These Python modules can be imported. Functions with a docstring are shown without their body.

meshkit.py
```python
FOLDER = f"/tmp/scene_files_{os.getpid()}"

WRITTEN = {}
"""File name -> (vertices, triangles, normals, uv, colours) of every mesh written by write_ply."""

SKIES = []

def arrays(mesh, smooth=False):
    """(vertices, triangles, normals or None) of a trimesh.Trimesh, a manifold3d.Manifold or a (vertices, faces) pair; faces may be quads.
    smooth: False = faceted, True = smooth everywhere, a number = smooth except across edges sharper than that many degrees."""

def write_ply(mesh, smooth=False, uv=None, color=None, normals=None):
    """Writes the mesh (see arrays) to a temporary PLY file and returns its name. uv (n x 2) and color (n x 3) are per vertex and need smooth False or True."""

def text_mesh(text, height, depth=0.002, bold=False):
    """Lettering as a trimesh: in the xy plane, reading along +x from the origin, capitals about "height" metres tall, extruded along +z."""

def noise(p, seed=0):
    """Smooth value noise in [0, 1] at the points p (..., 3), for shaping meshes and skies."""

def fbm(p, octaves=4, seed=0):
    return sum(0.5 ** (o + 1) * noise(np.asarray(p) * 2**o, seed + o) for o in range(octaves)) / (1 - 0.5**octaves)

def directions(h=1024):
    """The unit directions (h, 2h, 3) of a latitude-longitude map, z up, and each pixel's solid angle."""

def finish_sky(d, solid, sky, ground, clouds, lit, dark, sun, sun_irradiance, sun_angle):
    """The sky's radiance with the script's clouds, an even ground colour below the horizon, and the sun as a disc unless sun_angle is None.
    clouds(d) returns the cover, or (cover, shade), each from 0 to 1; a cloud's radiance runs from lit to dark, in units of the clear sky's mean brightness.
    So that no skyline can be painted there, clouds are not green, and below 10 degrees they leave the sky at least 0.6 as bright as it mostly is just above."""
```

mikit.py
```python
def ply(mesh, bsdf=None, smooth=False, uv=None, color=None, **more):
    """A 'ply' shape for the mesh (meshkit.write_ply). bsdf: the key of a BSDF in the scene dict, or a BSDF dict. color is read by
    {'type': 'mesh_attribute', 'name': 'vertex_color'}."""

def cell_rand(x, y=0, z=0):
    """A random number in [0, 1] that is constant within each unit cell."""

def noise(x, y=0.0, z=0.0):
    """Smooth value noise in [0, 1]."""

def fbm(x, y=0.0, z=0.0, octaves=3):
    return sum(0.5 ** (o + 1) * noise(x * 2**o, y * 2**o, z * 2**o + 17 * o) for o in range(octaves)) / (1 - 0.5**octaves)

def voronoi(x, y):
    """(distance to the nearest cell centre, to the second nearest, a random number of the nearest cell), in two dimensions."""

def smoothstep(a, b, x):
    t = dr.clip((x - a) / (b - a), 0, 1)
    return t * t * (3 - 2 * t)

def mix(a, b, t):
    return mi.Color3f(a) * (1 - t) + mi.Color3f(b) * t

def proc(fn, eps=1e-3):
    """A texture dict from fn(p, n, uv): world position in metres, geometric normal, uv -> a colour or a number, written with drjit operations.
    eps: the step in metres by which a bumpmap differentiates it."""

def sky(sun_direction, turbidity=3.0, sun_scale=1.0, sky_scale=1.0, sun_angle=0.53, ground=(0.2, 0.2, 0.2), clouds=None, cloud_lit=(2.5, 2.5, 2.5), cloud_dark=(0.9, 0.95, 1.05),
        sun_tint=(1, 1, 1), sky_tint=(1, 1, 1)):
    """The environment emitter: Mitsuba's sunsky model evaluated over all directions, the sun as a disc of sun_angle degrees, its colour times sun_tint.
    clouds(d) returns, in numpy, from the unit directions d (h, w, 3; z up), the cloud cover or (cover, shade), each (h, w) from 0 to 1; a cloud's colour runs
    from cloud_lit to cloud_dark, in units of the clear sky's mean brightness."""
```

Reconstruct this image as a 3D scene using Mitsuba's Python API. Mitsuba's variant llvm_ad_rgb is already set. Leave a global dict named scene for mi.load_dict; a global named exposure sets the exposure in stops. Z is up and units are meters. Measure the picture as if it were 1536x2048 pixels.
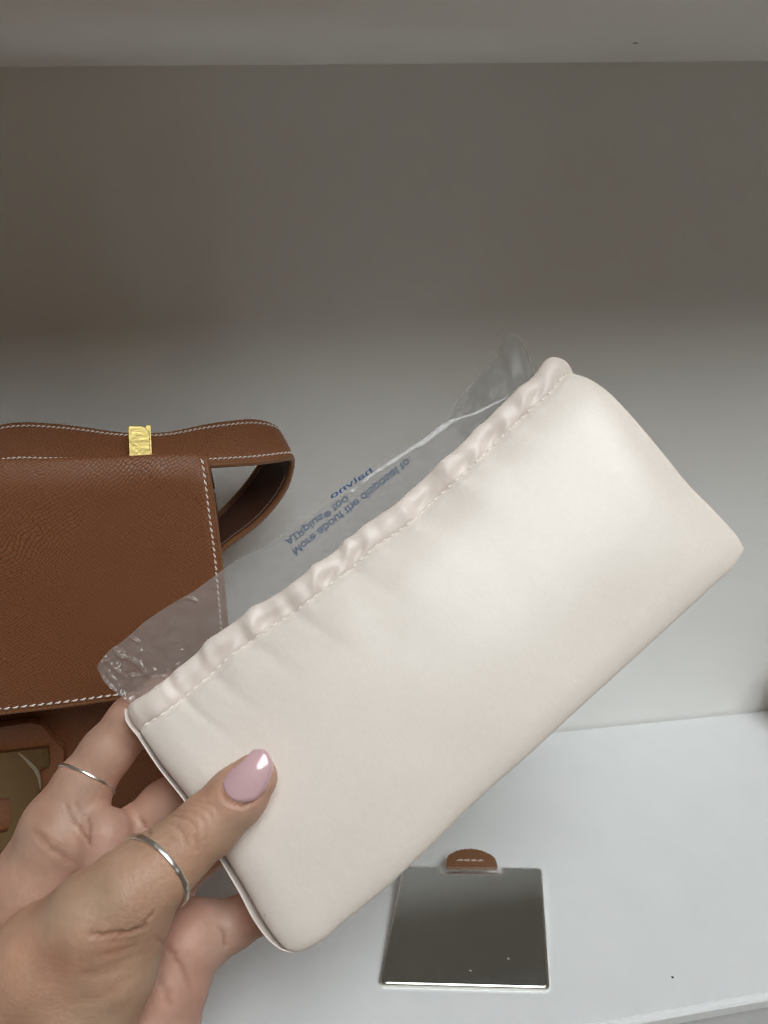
import math
import numpy as np, trimesh, mitsuba as mi, drjit as dr
import mikit, meshkit
from mikit import proc, noise, fbm, voronoi, smoothstep, mix
from scipy.interpolate import CubicSpline, PchipInterpolator

# ------------------------------------------------------------------ camera, light, exposure
F = 1538.0                      # focal length in photograph pixels (1536 x 2048)
PITCH = math.radians(22.0)      # the phone looks down on the shelf
HEIGHT = 0.30                   # lens above the shelf
CAM = np.array([0, 0, HEIGHT])
FWD = np.array([0, math.cos(PITCH), -math.sin(PITCH)])
DOWN = np.array([0, -math.sin(PITCH), -math.cos(PITCH)])
RIGHT = np.array([1.0, 0, 0])
NEAR = 1.0                     # scale of what the hand holds, towards the lens
exposure = 0.0
scene, labels = {'type': 'scene'}, {}
scene['camera'] = {'type': 'thinlens', 'fov': math.degrees(2 * math.atan(768 / F)), 'fov_axis': 'x', 'aperture_radius': 0.0011,
                   'focus_distance': 0.275, 'near_clip': 0.01, 'far_clip': 50.0,
                   'to_world': mi.ScalarTransform4f().look_at(origin=CAM.tolist(), target=(CAM + FWD).tolist(), up=(-DOWN).tolist())}
LAMP_AT = np.array([0.42, -0.64, 1.52])   # the room's ceiling lamp, behind and to the right of the phone
LAMP_R, LAMP_RAD = 0.54, (8.1, 8.6, 8.75)
scene['room_light'] = {'type': 'constant', 'radiance': {'type': 'rgb', 'value': [0.080, 0.062, 0.043]}}

# ------------------------------------------------------------------ helpers
def lab(key, label=None, cat=None, group=None, kind=None):
    d = labels.setdefault(key, {})
    for k, v in (('label', label), ('category', cat), ('group', group), ('kind', kind)):
        if v: d[k] = v

def add(key, mesh, bsdf, smooth=False, **kw):
    n, k = key, 0
    while n in scene:
        k += 1; n = f'{key}_{k:03d}'
    scene[n] = mikit.ply(mesh, bsdf, smooth=smooth, **kw)
    return n

def ray(px, py):
    px, py = np.asarray(px, float), np.asarray(py, float)
    return (((px - 768) / F)[..., None] * RIGHT + ((py - 1024) / F)[..., None] * DOWN + FWD)

def P(px, py, d):               # point d metres deep along the camera axis
    return CAM + ray(px, py) * np.asarray(d, float)[..., None]

def on_plane(px, py, o, n):
    r = ray(px, py)
    return CAM + r * (((o - CAM) @ n) / (r @ n))[..., None]

def floor(px, py, z=0.0):
    return on_plane(px, py, np.array([0, 0, z]), np.array([0, 0, 1.0]))

def unit(v): return np.asarray(v, float) / np.linalg.norm(v)

def curve(pts, n=None, t=None):  # smooth curve through points, by chord length, sampled
    pts = np.asarray(pts, float)
    s = np.r_[0, np.cumsum(np.linalg.norm(np.diff(pts[:, :2] if pts.shape[1] > 2 else pts, axis=0), axis=1))]
    s /= s[-1]
    t = np.linspace(0, 1, n) if t is None else t
    return PchipInterpolator(s, pts)(t)

def grid_faces(nu, nv, flip=False):
    i = np.arange(nu * nv).reshape(nu, nv)
    q = np.stack([i[:-1, :-1], i[1:, :-1], i[1:, 1:], i[:-1, 1:]], -1).reshape(-1, 4)
    return q[:, ::-1] if flip else q

def tri(q): return np.vstack([q[:, [0, 1, 2]], q[:, [0, 2, 3]]])

def sheet(X, flip=False):
    nu, nv = X.shape[:2]
    return trimesh.Trimesh(X.reshape(-1, 3), tri(grid_faces(nu, nv, flip)), process=False)

def slab(X, N, t, flip=False):   # a sheet X (nu,nv,3) given the thickness t against the normals N
    nu, nv = X.shape[:2]
    a, b = X.reshape(-1, 3), (X - N * t).reshape(-1, 3)
    q = grid_faces(nu, nv, flip)
    i = np.arange(nu * nv).reshape(nu, nv)
    loop = np.r_[i[:-1, 0], i[-1, :-1], i[:0:-1, -1], i[0, :0:-1]]
    nxt = np.roll(loop, -1); m = nu * nv
    side = np.stack([loop, loop + m, nxt + m, nxt], -1)
    if flip: side = side[:, ::-1]
    return trimesh.Trimesh(np.vstack([a, b]), tri(np.vstack([q, q[:, ::-1] + m, side[:, ::-1]])), process=False)

def coons(T, B, L, R):           # T,B (nu,k) along u; L,R (nv,k) along v -> (nu,nv,k)
    nu, nv = len(T), len(L)
    u, v = np.linspace(0, 1, nu)[:, None, None], np.linspace(0, 1, nv)[None, :, None]
    return ((1 - v) * T[:, None] + v * B[:, None] + (1 - u) * L[None] + u * R[None]
            - ((1 - u) * (1 - v) * T[0] + u * (1 - v) * T[-1] + (1 - u) * v * B[0] + u * v * B[-1]))

def normals(X):
    du, dv = np.gradient(X, axis=0), np.gradient(X, axis=1)
    n = np.cross(du, dv)
    return n / np.maximum(np.linalg.norm(n, axis=-1, keepdims=True), 1e-12)

def capsule(a, b, r, seg=8):
    a, b = np.asarray(a), np.asarray(b)
    c = trimesh.creation.capsule(height=float(np.linalg.norm(b - a)), radius=r, count=[seg, seg])
    T = trimesh.geometry.align_vectors([0, 0, 1], unit(b - a))
    T[:3, 3] = a
    c.apply_transform(T)
    return c

def thread(path, up, n, r=0.00028, fill=0.66, slant=0.0):
    """Stitches: short raised threads along a path, each a little slanted across it. path (m,3) dense, up (m,3) surface normal."""
    s = np.r_[0, np.cumsum(np.linalg.norm(np.diff(path, axis=0), axis=1))]
    out = []
    rg = np.random.default_rng(len(path) + n)
    def at(x): return np.array([np.interp(x, s, path[:, k]) for k in range(3)]), unit([np.interp(x, s, up[:, k]) for k in range(3)])
    for k in range(n):
        a, b = (k + (1 - fill) / 2) / n * s[-1], (k + (1 + fill) / 2) / n * s[-1]
        (p, un), (q, _) = at(a), at(b)
        side = unit(np.cross(un, q - p)) * np.linalg.norm(q - p) * (slant + rg.normal(0, .03))
        m = (p + q) / 2 + un * r * 0.75
        pts = [p - side / 2 - un * r * .3, m - side * .2, m + side * .2, q + side / 2 - un * r * .3]
        for i in range(3): out.append(capsule(pts[i], pts[i + 1], r, 6))
    return trimesh.util.concatenate(out)

def box_between(o, ex, ey, ez, bevel=0.0):  # box with corner o and edge vectors
    o, e = np.asarray(o, float), [np.asarray(x, float) for x in (ex, ey, ez)]
    c = np.array([o + i * e[0] + j * e[1] + k * e[2] for i in (0, 1) for j in (0, 1) for k in (0, 1)])
    if bevel:
        u = [unit(x) for x in e]
        mid = c.mean(0); pts = []
        for p in c:
            sg = [np.sign((p - mid) @ x) for x in u]
            for k in range(3):
                for f in (1.0, 0.3):
                    q = p.copy()
                    for j in range(3):
                        if j != k: q = q - sg[j] * u[j] * bevel * (f if j == (k + 1) % 3 else (1.3 - f) if f < 1 else 1)
                    pts.append(q)
        c = np.array(pts)
    return trimesh.convex.convex_hull(c)

# ------------------------------------------------------------------ materials
def rgb(*c): return {'type': 'rgb', 'value': list(c)}

def paint_bump(p, n, uv):
    return 0.00012 * noise(p.x * 900, p.y * 900, p.z * 900) + 0.00035 * fbm(p.x * 130, p.y * 130, p.z * 130, 3)
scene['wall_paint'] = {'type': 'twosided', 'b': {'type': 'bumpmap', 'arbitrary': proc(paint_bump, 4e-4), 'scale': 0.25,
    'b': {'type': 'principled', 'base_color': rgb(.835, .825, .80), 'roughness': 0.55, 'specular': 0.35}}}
scene['underside_dimmed'] = {'type': 'twosided', 'b': {'type': 'principled', 'base_color': rgb(.70, .69, .665), 'roughness': 0.6, 'specular': 0.3}}  # base colour darkened to take brightness off the strip overhead
def board_col(p, n, uv):
    k = fbm(p.x * 60, p.y * 60, p.z * 60 + 3, 3)
    return mix((.71, .725, .728), (.75, .76, .76), k)
scene['white_board'] = {'type': 'twosided', 'b': {'type': 'principled', 'base_color': proc(board_col), 'roughness': 0.42, 'specular': 0.4}}
scene['edge_band'] = {'type': 'twosided', 'b': {'type': 'principled', 'base_color': rgb(.84, .85, .85), 'roughness': 0.22, 'specular': 0.5}}
scene['dirt'] = {'type': 'twosided', 'b': {'type': 'diffuse', 'reflectance': rgb(.02, .018, .015)}}
scene['wall_mark'] = {'type': 'twosided', 'b': {'type': 'diffuse', 'reflectance': rgb(.35, .33, .32)}}

def grain(uv):                   # embossed grain: small raised pebbles in wandering diagonal rows
    wx, wy = fbm(uv.x * 38, uv.y * 38, 1.3, 3) - .5, fbm(uv.x * 38, uv.y * 38, 7.7, 3) - .5
    x, y = uv.x * 0.80 + uv.y * 0.60 + wx * .012, -uv.x * 0.60 + uv.y * 0.80 + wy * .012
    fx, fy = fbm(x * 420, y * 420, 2.2, 2) - .5, fbm(x * 420, y * 420, 5.2, 2) - .5
    t = y / 0.00114 + fy * 1.1
    row = dr.floor(t)
    g = x / 0.00180 + mikit.cell_rand(row, 3, 1) + fx * 1.3
    ft, fg = 2 * (t - row) - 1, 2 * (g - dr.floor(g)) - 1
    peb = (1 - ft * ft) * (1 - dr.square(fg * fg))
    return peb, mikit.cell_rand(row, dr.floor(g), 2)
def leather_h(p, n, uv):
    k, c = grain(uv)
    return (0.00013 + .00007 * c) * dr.sqrt(dr.maximum(k, 1e-3)) + .00012 * noise(uv.x * 210, uv.y * 210, 4.1)
def leather_c(p, n, uv):
    k, c = grain(uv)
    return mix((.125, .045, .019), (.258, .098, .041), smoothstep(0.0, .55, k) * (.80 + .2 * c))
scene['leather'] = {'type': 'twosided', 'b': {'type': 'bumpmap', 'arbitrary': proc(leather_h, 1.2e-4), 'scale': 1.0,
    'b': {'type': 'principled', 'base_color': proc(leather_c), 'roughness': 0.42, 'specular': 0.42}}}
scene['leather_edge'] = {'type': 'twosided', 'b': {'type': 'principled', 'base_color': rgb(.20, .085, .035), 'roughness': 0.4, 'specular': 0.4}}
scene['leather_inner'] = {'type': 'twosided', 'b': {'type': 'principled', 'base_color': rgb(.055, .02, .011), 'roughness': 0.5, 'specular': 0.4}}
scene['thread_white'] = {'type': 'twosided', 'b': {'type': 'principled', 'base_color': rgb(.78, .72, .66), 'roughness': 0.5, 'specular': 0.3}}
scene['thread_dim'] = {'type': 'twosided', 'b': {'type': 'principled', 'base_color': rgb(.30, .20, .15), 'roughness': 0.6, 'specular': 0.3}}
def gold_h(p, n, uv):
    return 0.00004 * noise(p.x * 230, p.y * 230, p.z * 230) + 0.00005 * noise(p.x * 900, p.y * 900, p.z * 900) + 0.00002 * noise(p.x * 2600, p.y * 2600, p.z * 2600)
scene['gold'] = {'type': 'twosided', 'b': {'type': 'bumpmap', 'arbitrary': proc(gold_h, 1.5e-4), 'scale': 1.0,
    'b': {'type': 'principled', 'base_color': rgb(.93, .73, .27), 'metallic': 1.0, 'roughness': 0.36}}}
scene['gold_film'] = {'type': 'twosided', 'b': {'type': 'bumpmap', 'arbitrary': proc(gold_h, 3e-4), 'scale': 1.5,
    'b': {'type': 'principled', 'base_color': rgb(.21, .125, .05), 'metallic': 0.85, 'roughness': 0.34, 'clearcoat': 0.5, 'clearcoat_gloss': 0.8}}}
scene['gold_glint'] = {'type': 'twosided', 'b': {'type': 'principled', 'base_color': rgb(.34, .28, .19), 'metallic': 0.4, 'roughness': 0.3}}
def silver_h(p, n, uv):
    return 0.00018 * noise(p.x * 420, p.y * 420, p.z * 420)
scene['silver'] = {'type': 'twosided', 'b': {'type': 'bumpmap', 'arbitrary': proc(silver_h, 2e-4), 'scale': 1.0,
    'b': {'type': 'principled', 'base_color': rgb(.90, .87, .81), 'metallic': 1.0, 'roughness': 0.33}}}
scene['mirror_glass'] = {'type': 'twosided', 'b': {'type': 'conductor', 'material': 'none', 'specular_reflectance': rgb(.52, .54, .53)}}
scene['mirror_rim'] = {'type': 'twosided', 'b': {'type': 'principled', 'base_color': rgb(.78, .76, .70), 'metallic': 1.0, 'roughness': 0.22}}

def satin_c(p, n, uv):
    k = noise(uv.x * 5200, uv.y * 900)
    return mix((.775, .694, .62), (.825, .744, .67), k)
def satin_h(p, n, uv):
    return 0.000006 * noise(uv.x * 1100, uv.y * 5200) + 0.00003 * noise(uv.x * 420, uv.y * 1400)
scene['satin'] = {'type': 'twosided', 'b': {'type': 'bumpmap', 'arbitrary': proc(satin_h, 2e-4), 'scale': 1.0,
    'b': {'type': 'principled', 'base_color': proc(satin_c), 'roughness': 0.38, 'specular': 0.65, 'sheen': 0.3, 'anisotropic': 0.35}}}
scene['satin_pink_sheen'] = {'type': 'twosided', 'b': {'type': 'bumpmap', 'arbitrary': proc(satin_h, 2e-4), 'scale': 1.0,
    'b': {'type': 'principled', 'base_color': rgb(.785, .685, .615), 'roughness': 0.40, 'specular': 0.55, 'sheen': 0.35, 'anisotropic': 0.5}}}  # same satin, its pink sheen in shadow put into the base colour
scene['satin_thread'] = {'type': 'twosided', 'b': {'type': 'principled', 'base_color': rgb(.88, .83, .78), 'roughness': 0.35, 'specular': 0.5}}
def film_w(p, n, uv): return 0.17 + 0.07 * noise(p.x * 240, p.y * 240, p.z * 240)
scene['film'] = {'type': 'blendbsdf', 'weight': proc(film_w),
    'a': {'type': 'thindielectric', 'int_ior': 1.36},
    'b': {'type': 'principledthin', 'base_color': rgb(.66, .65, .64), 'roughness': 0.25, 'diff_trans': 0.9, 'spec_trans': 0.0, 'eta': 1.5}}
scene['film_dim'] = {'type': 'blendbsdf', 'weight': 0.26,
    'a': {'type': 'thindielectric', 'int_ior': 1.2},
    'b': {'type': 'principledthin', 'base_color': rgb(.42, .41, .39), 'roughness': 0.3, 'diff_trans': 0.9, 'spec_trans': 0.0, 'eta': 1.5}}
scene['blue_ink'] = {'type': 'twosided', 'b': {'type': 'diffuse', 'reflectance': rgb(.06, .11, .21)}}

def skin_h(p, n, uv):
    w = fbm(p.x * 260, p.y * 260, p.z * 260, 2)
    a, b, c = voronoi(p.x * 1000 + p.z * 420 + w * 1.5, p.y * 760 - p.z * 900 + w * 1.5)
    return 0.00007 * smoothstep(0, .35, b - a) + .00014 * fbm(p.x * 520, p.y * 520, p.z * 520, 3)
scene['skin'] = {'type': 'twosided', 'b': {'type': 'bumpmap', 'arbitrary': proc(skin_h, 2e-4), 'scale': 1.0,
    'b': {'type': 'principled', 'base_color': {'type': 'mesh_attribute', 'name': 'vertex_color'}, 'roughness': 0.47, 'specular': 0.4, 'sheen': 0.15}}}
scene['nail_polish'] = {'type': 'twosided', 'b': {'type': 'principled', 'base_color': rgb(.64, .41, .43), 'roughness': 0.05, 'specular': 0.6,
    'clearcoat': 1.0, 'clearcoat_gloss': 0.97}}

# ------------------------------------------------------------------ the niche: shelf, back wall, upper shelf
b0, b1 = floor(1110, 1462), floor(1536, 1419)          # foot of the back wall
WDIR = unit(b1 - b0)                                   # along the wall, to the right
WN = np.array([WDIR[1], -WDIR[0], 0])                  # out of the wall, towards the camera
f0, f1 = floor(1230, 2046), floor(1536, 1991)          # front edge of the shelf
FDIR = unit(f1 - f0)
UP = np.array([0, 0, 1.0])
bl, br = b0 - WDIR * 0.9, b0 + WDIR * 0.7
fl, fr = f0 - FDIR * 0.9, f0 + FDIR * 0.7
TH = 0.030
FN = np.array([FDIR[1], -FDIR[0], 0])
shelf = trimesh.convex.convex_hull(np.array([p + d for p in (bl + WN * .0016, br + WN * .0016, fl, fr) for d in (0 * UP, -TH * UP)]))
add('shelf', shelf, 'white_board'); lab('shelf', 'white laminate shelf under the bag and the mirror', kind='structure')
n_ = 260                                               # edge band: a thin glued strip standing a hair proud, with a small nick
s = np.linspace(0, 1, n_)
prof = np.array([(-.0016, .0001), (-.0012, .00042), (-.0002, .00046), (.0000, .0002), (.0002, .0005), (.0011, .0004), (.0017, -.0004), (.0018, -.0040), (.0012, -.0046)])
rail = fl[None] * (1 - s[:, None]) + fr[None] * s[:, None]
wob = meshkit.noise(np.stack([s * 160, s * 0, s * 0], -1), 3)[:, None] * .00022
X = rail[:, None] + FN * (prof[None, :, :1]) + UP * (prof[None, :, 1:2] + wob[:, None] * (prof[None, :, 1:2] > 0))
add('shelf__edge_band', slab(X, normals(X) * 0 + UP, 0.0004), 'edge_band', smooth=25)
WTOP = 0.39
wall = box_between(bl - WN * .02 - UP * .03, (br - bl), WN * .02, UP * (WTOP + .03))
add('wall', wall, 'wall_paint'); lab('wall', 'plain white back wall of the shelf niche', kind='structure')
c0, c1 = on_plane(0, 134, b0, WN), on_plane(1536, 122, b0, WN)
CD = unit(c1 - c0)
cl, cr = c0 - CD * 0.6, c0 + CD * 0.9
DEPTH = 0.158
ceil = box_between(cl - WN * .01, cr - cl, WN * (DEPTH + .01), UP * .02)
add('upper_shelf', ceil, 'underside_dimmed'); lab('upper_shelf', 'pale underside of the shelf above the niche', kind='structure')
# a crumb on the shelf and a fleck on the underside above
def fleck(c, r, seed):
    m = trimesh.creation.icosphere(subdivisions=2, radius=1)
    m.vertices *= (1 + .5 * (meshkit.noise(m.vertices * 1.7 + seed, seed)[:, None] - .5)) * np.array(r)
    m.apply_translation(c)
    return m
add('crumb', fleck(floor(1345, 1955) + UP * .00025, (.00048, .00045, .0003), 1), 'dirt', True)
lab('crumb', 'tiny black speck lying on the white shelf near its front edge', 'speck')
cn = unit(np.cross(CD, WN)); cn = cn if cn[2] > 0 else -cn
add('dirt_spot', fleck(on_plane(1271, 86, c0, cn) - UP * .0001, (.0011, .0010, .0002), 5), 'wall_mark', True)
lab('dirt_spot', 'small grey mark on the underside of the upper shelf', 'mark')
lamp = trimesh.creation.cylinder(radius=LAMP_R, height=0.01, sections=64)
LD = unit(np.array([-.02, .22, .1]) - LAMP_AT)
disk = trimesh.Trimesh(np.vstack([[0, 0, 0], [[math.cos(a) * LAMP_R, math.sin(a) * LAMP_R, 0] for a in np.linspace(0, 2 * math.pi, 49)[:-1]]]),
                       [[0, 1 + k, 1 + (k + 1) % 48] for k in range(48)], process=False)
T = trimesh.geometry.align_vectors([0, 0, 1], LD); T[:3, 3] = LAMP_AT
disk.apply_transform(T)
scene['ceiling_lamp'] = mikit.ply(disk, {'type': 'diffuse', 'reflectance': rgb(.8, .8, .8)}, emitter={'type': 'area', 'radiance': rgb(*LAMP_RAD)})
lab('ceiling_lamp', 'round white room lamp lighting the niche from the front right', 'lamp')

# ------------------------------------------------------------------ handbag
RECESS = 0.02
BF = floor(525, 1735)                                  # foot of its right front edge
BD = unit(WDIR * 1.0 + np.array([0, .02, 0])); BD[2] = 0; BD = unit(BD)
BN = np.array([BD[1], -BD[0], 0])                      # out of its front
BW, BH, BT = 0.235, 0.197, 0.042                       # width, height, depth
def bagp(a, z, out=0.0):                               # a: metres left of the right edge
    return BF - BD * np.asarray(a)[..., None] + UP * np.asarray(z)[..., None] + BN * np.asarray(out)[..., None]
def rounded(w, h, r, n=8):
    c = [(w - r, h - r, 0), (r, h - r, 90), (r, r, 180), (w - r, r, 270)]
    return np.array([(x + r * math.cos(math.radians(a + 90 * k / n)), y + r * math.sin(math.radians(a + 90 * k / n))) for x, y, a in c for k in range(n + 1)])
# body: profile (out, z) swept along the width, rounded top
prof = np.array([(-BT, .002), (-BT, .09), (-BT + .002, .14), (-BT + .003, .165), (-BT + .007, .173), (-.031, .176), (-.026, .174), (-.0235, .168), (-.022, .12), (-.021, .06), (-.020, .002), (-.024, 0), (-BT + .004, 0)])
prof = np.vstack([curve(prof[:11], 60), prof[11:]])
aa = np.array([.0, .0015, .004, .06, .12, .18, BW - .004, BW - .0015, BW])
inset = np.array([.004, .0012, 0, 0, 0, 0, 0, .0012, .004])
cen = np.array([-BT / 2, .095])
ZT = on_plane(330, 918, BF + BN * .0045, BN)[2]       # height of the flap's top
prof[:, 1] *= (ZT - .022) / .177
X = np.array([bagp(np.full(len(prof), a), *(cen + (prof - cen) * (1 - i / np.array([.02, .09]))).T[::-1]) for a, i in zip(aa, inset)])
X = np.concatenate([X, X[:, :1]], 1)
X = X - BD * .0085
m = sheet(X, flip=True)
ends = []
for k, fl_ in ((0, False), (-1, True)):
    c = X[k].mean(0); ring = X[k, :-1]
    f = [[0, 1 + i, 1 + (i + 1) % len(ring)] for i in range(len(ring))]
    ends.append(trimesh.Trimesh(np.vstack([c, ring]), np.array(f)[:, ::-1] if fl_ else f, process=False))
m = trimesh.util.concatenate([m] + ends)
uv = np.stack([(m.vertices - BF) @ BD, m.vertices[:, 2] + .6 * ((m.vertices - BF) @ BN)], -1)
add('handbag', trimesh.Trimesh(m.vertices, m.faces, process=False), 'leather', smooth=True, uv=uv)
lab('handbag', 'tan grained leather handbag with white stitching and looped strap on the shelf', 'handbag')
# flap: slab hanging over the front, rolled over the top
fo = BF + BN * 0.0045
TLp, TRp, BRp, BLp = (-260, 934), (417, 919), (461, 1362), (-260, 1458)
def flap_px(u, v):                                     # u 0 left..1 right, v 0 top..1 bottom
    top = curve([(-260, 935), (0, 929), (200, 924), (330, 917), (380, 916), (412, 921)], t=u)
    bot = curve([(-260, 1459), (0, 1419), (130, 1404), (260, 1386), (380, 1368), (452, 1357)], t=u)
    L = np.array([TLp]) * (1 - v[:, None]) + np.array([BLp]) * v[:, None]
    R = curve([(412, 921), (420, 960), (430, 1030), (441, 1110), (448, 1180), (456, 1270), (462, 1357)], t=v)
    bot = bot + (R[-1] - bot[-1]) * u[:, None]
    return coons(top, bot, L, R)
u, v = np.linspace(0, 1, 150), np.linspace(0, 1, 120)
G = flap_px(u, v)
X = on_plane(G[..., 0], G[..., 1], fo, BN)
U, V = np.meshgrid(u, v, indexing='ij')
bulge = .0035 * np.sin(np.pi * np.clip(V, 0, 1)) ** .8 * (1 - .4 * U) + .0030 * V ** 2 + .0012 * (meshkit.fbm(np.stack([U * 3, V * 3, 0 * U], -1), 2) - .5)
bulge -= .0045 * np.clip(1 - V / .16, 0, 1) ** 3        # the leather rolls back at the top
bulge -= .0016 * np.clip((U - .965) / .035, 0, 1) ** 2
X = X + BN * bulge[..., None]
roll = []                                              # over the top of the bag and down behind
for o_, z_ in ((.0012, .0000), (.003, -.0006), (.006, -.0024), (.010, -.0055), (.016, -.0105), (.022, -.0160), (.030, -.0225)):
    roll.append(X[:, 0] - BN * o_ + UP * z_)
X = np.concatenate([np.stack(roll[::-1], 1), X], 1)
N = normals(X); N *= np.sign((N @ BN).mean())
flapN = N
uv1 = np.stack([(X - BF) @ BD, -np.concatenate([np.zeros((len(X), 1)), np.cumsum(np.linalg.norm(np.diff(X, axis=1), axis=-1), axis=1)], 1)], -1).reshape(-1, 2)
m = slab(X, N, .0024)
if m.face_normals[len(m.faces) // 6] @ BN < 0: m.invert()
add('handbag__flap', m, 'leather', smooth=True, uv=np.vstack([uv1, uv1 + .003]))
nr = len(roll)
nu = X.shape[0]
def flap_at(uu, vv):                                   # position and normal on the flap
    fi, fj = uu * (nu - 1), nr + vv * (len(v) - 1)
    from scipy.ndimage import map_coordinates
    pos = np.stack([map_coordinates(X[..., k], [fi, fj], order=1) for k in range(3)], -1)
    nn = np.stack([map_coordinates(flapN[..., k], [fi, fj], order=1) for k in range(3)], -1)
    return pos, nn
vv = np.linspace(.015, .975, 200); uu = np.full_like(vv, .9845)
p_, n2 = flap_at(uu, vv)
add('handbag__flap__stitching', thread(p_, n2, 35, .00029, slant=.25), 'thread_white', True)
uu = np.linspace(.02, .9845, 200); vv = np.full_like(uu, .9775)
p_, n2 = flap_at(uu, vv)
add('handbag__flap__stitching', thread(p_, n2, 42, .00036, slant=.22), 'thread_white', True)
for k in ('handbag__flap__stitching', 'handbag__flap__stitching_001'): lab(k, kind='stuff')
# raw cut edge of the flap: painted bead along right and bottom
def tube(path, r, seg=10, closed=False):
    path = np.asarray(path); t = np.gradient(path, axis=0); t /= np.linalg.norm(t, axis=1, keepdims=True)
    ref = unit(np.cross(t.mean(0) + [1e-3, 2e-3, 3e-3], [.3, .5, .8]))
    a = ref - (t @ ref)[:, None] * t; a /= np.linalg.norm(a, axis=1, keepdims=True); b = np.cross(t, a)
    th = np.linspace(0, 2 * np.pi, seg + 1)
    rr = np.broadcast_to(np.asarray(r, float), (len(path),))
    return path[:, None] + rr[:, None, None] * (a[:, None] * np.cos(th)[None, :, None] + b[:, None] * np.sin(th)[None, :, None])
vv = np.linspace(0, 1, 80); p_, n2 = flap_at(np.full_like(vv, 1.0), vv)
q_, n3 = flap_at(np.linspace(1, 0, 120), np.full(120, 1.0))
path = np.vstack([p_ - n2 * .0012, (q_ - n3 * .0012)[1:]])
add('handbag__flap__cut_edge', sheet(tube(path, .0013)), 'leather_edge', True)
# lower strap tongue with the metal plate, below the flap
def bag_plate(pts, out, t, key, mat, uvs=False):
    from shapely.geometry import Polygon
    poly = pts if not isinstance(pts, (list, np.ndarray)) else Polygon(pts)
    m = trimesh.creation.extrude_polygon(poly, t, engine='earcut')
    vtx = m.vertices
    w = bagp(vtx[:, 0], vtx[:, 1], out + vtx[:, 2])
    m = trimesh.Trimesh(w, m.faces[:, ::-1], process=False)
    if m.volume < 0: m.invert()
    if uvs:
        return add(key, m, mat, uv=np.stack([-vtx[:, 0], vtx[:, 1] + .6 * vtx[:, 2]], -1))
    return add(key, m, mat, smooth=20)
def bag_uv(px, py, out=0.0):
    q = on_plane(np.asarray(px, float), np.asarray(py, float), BF + BN * out, BN)
    return np.stack([-(q - BF) @ BD, q[..., 2]], -1)
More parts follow.
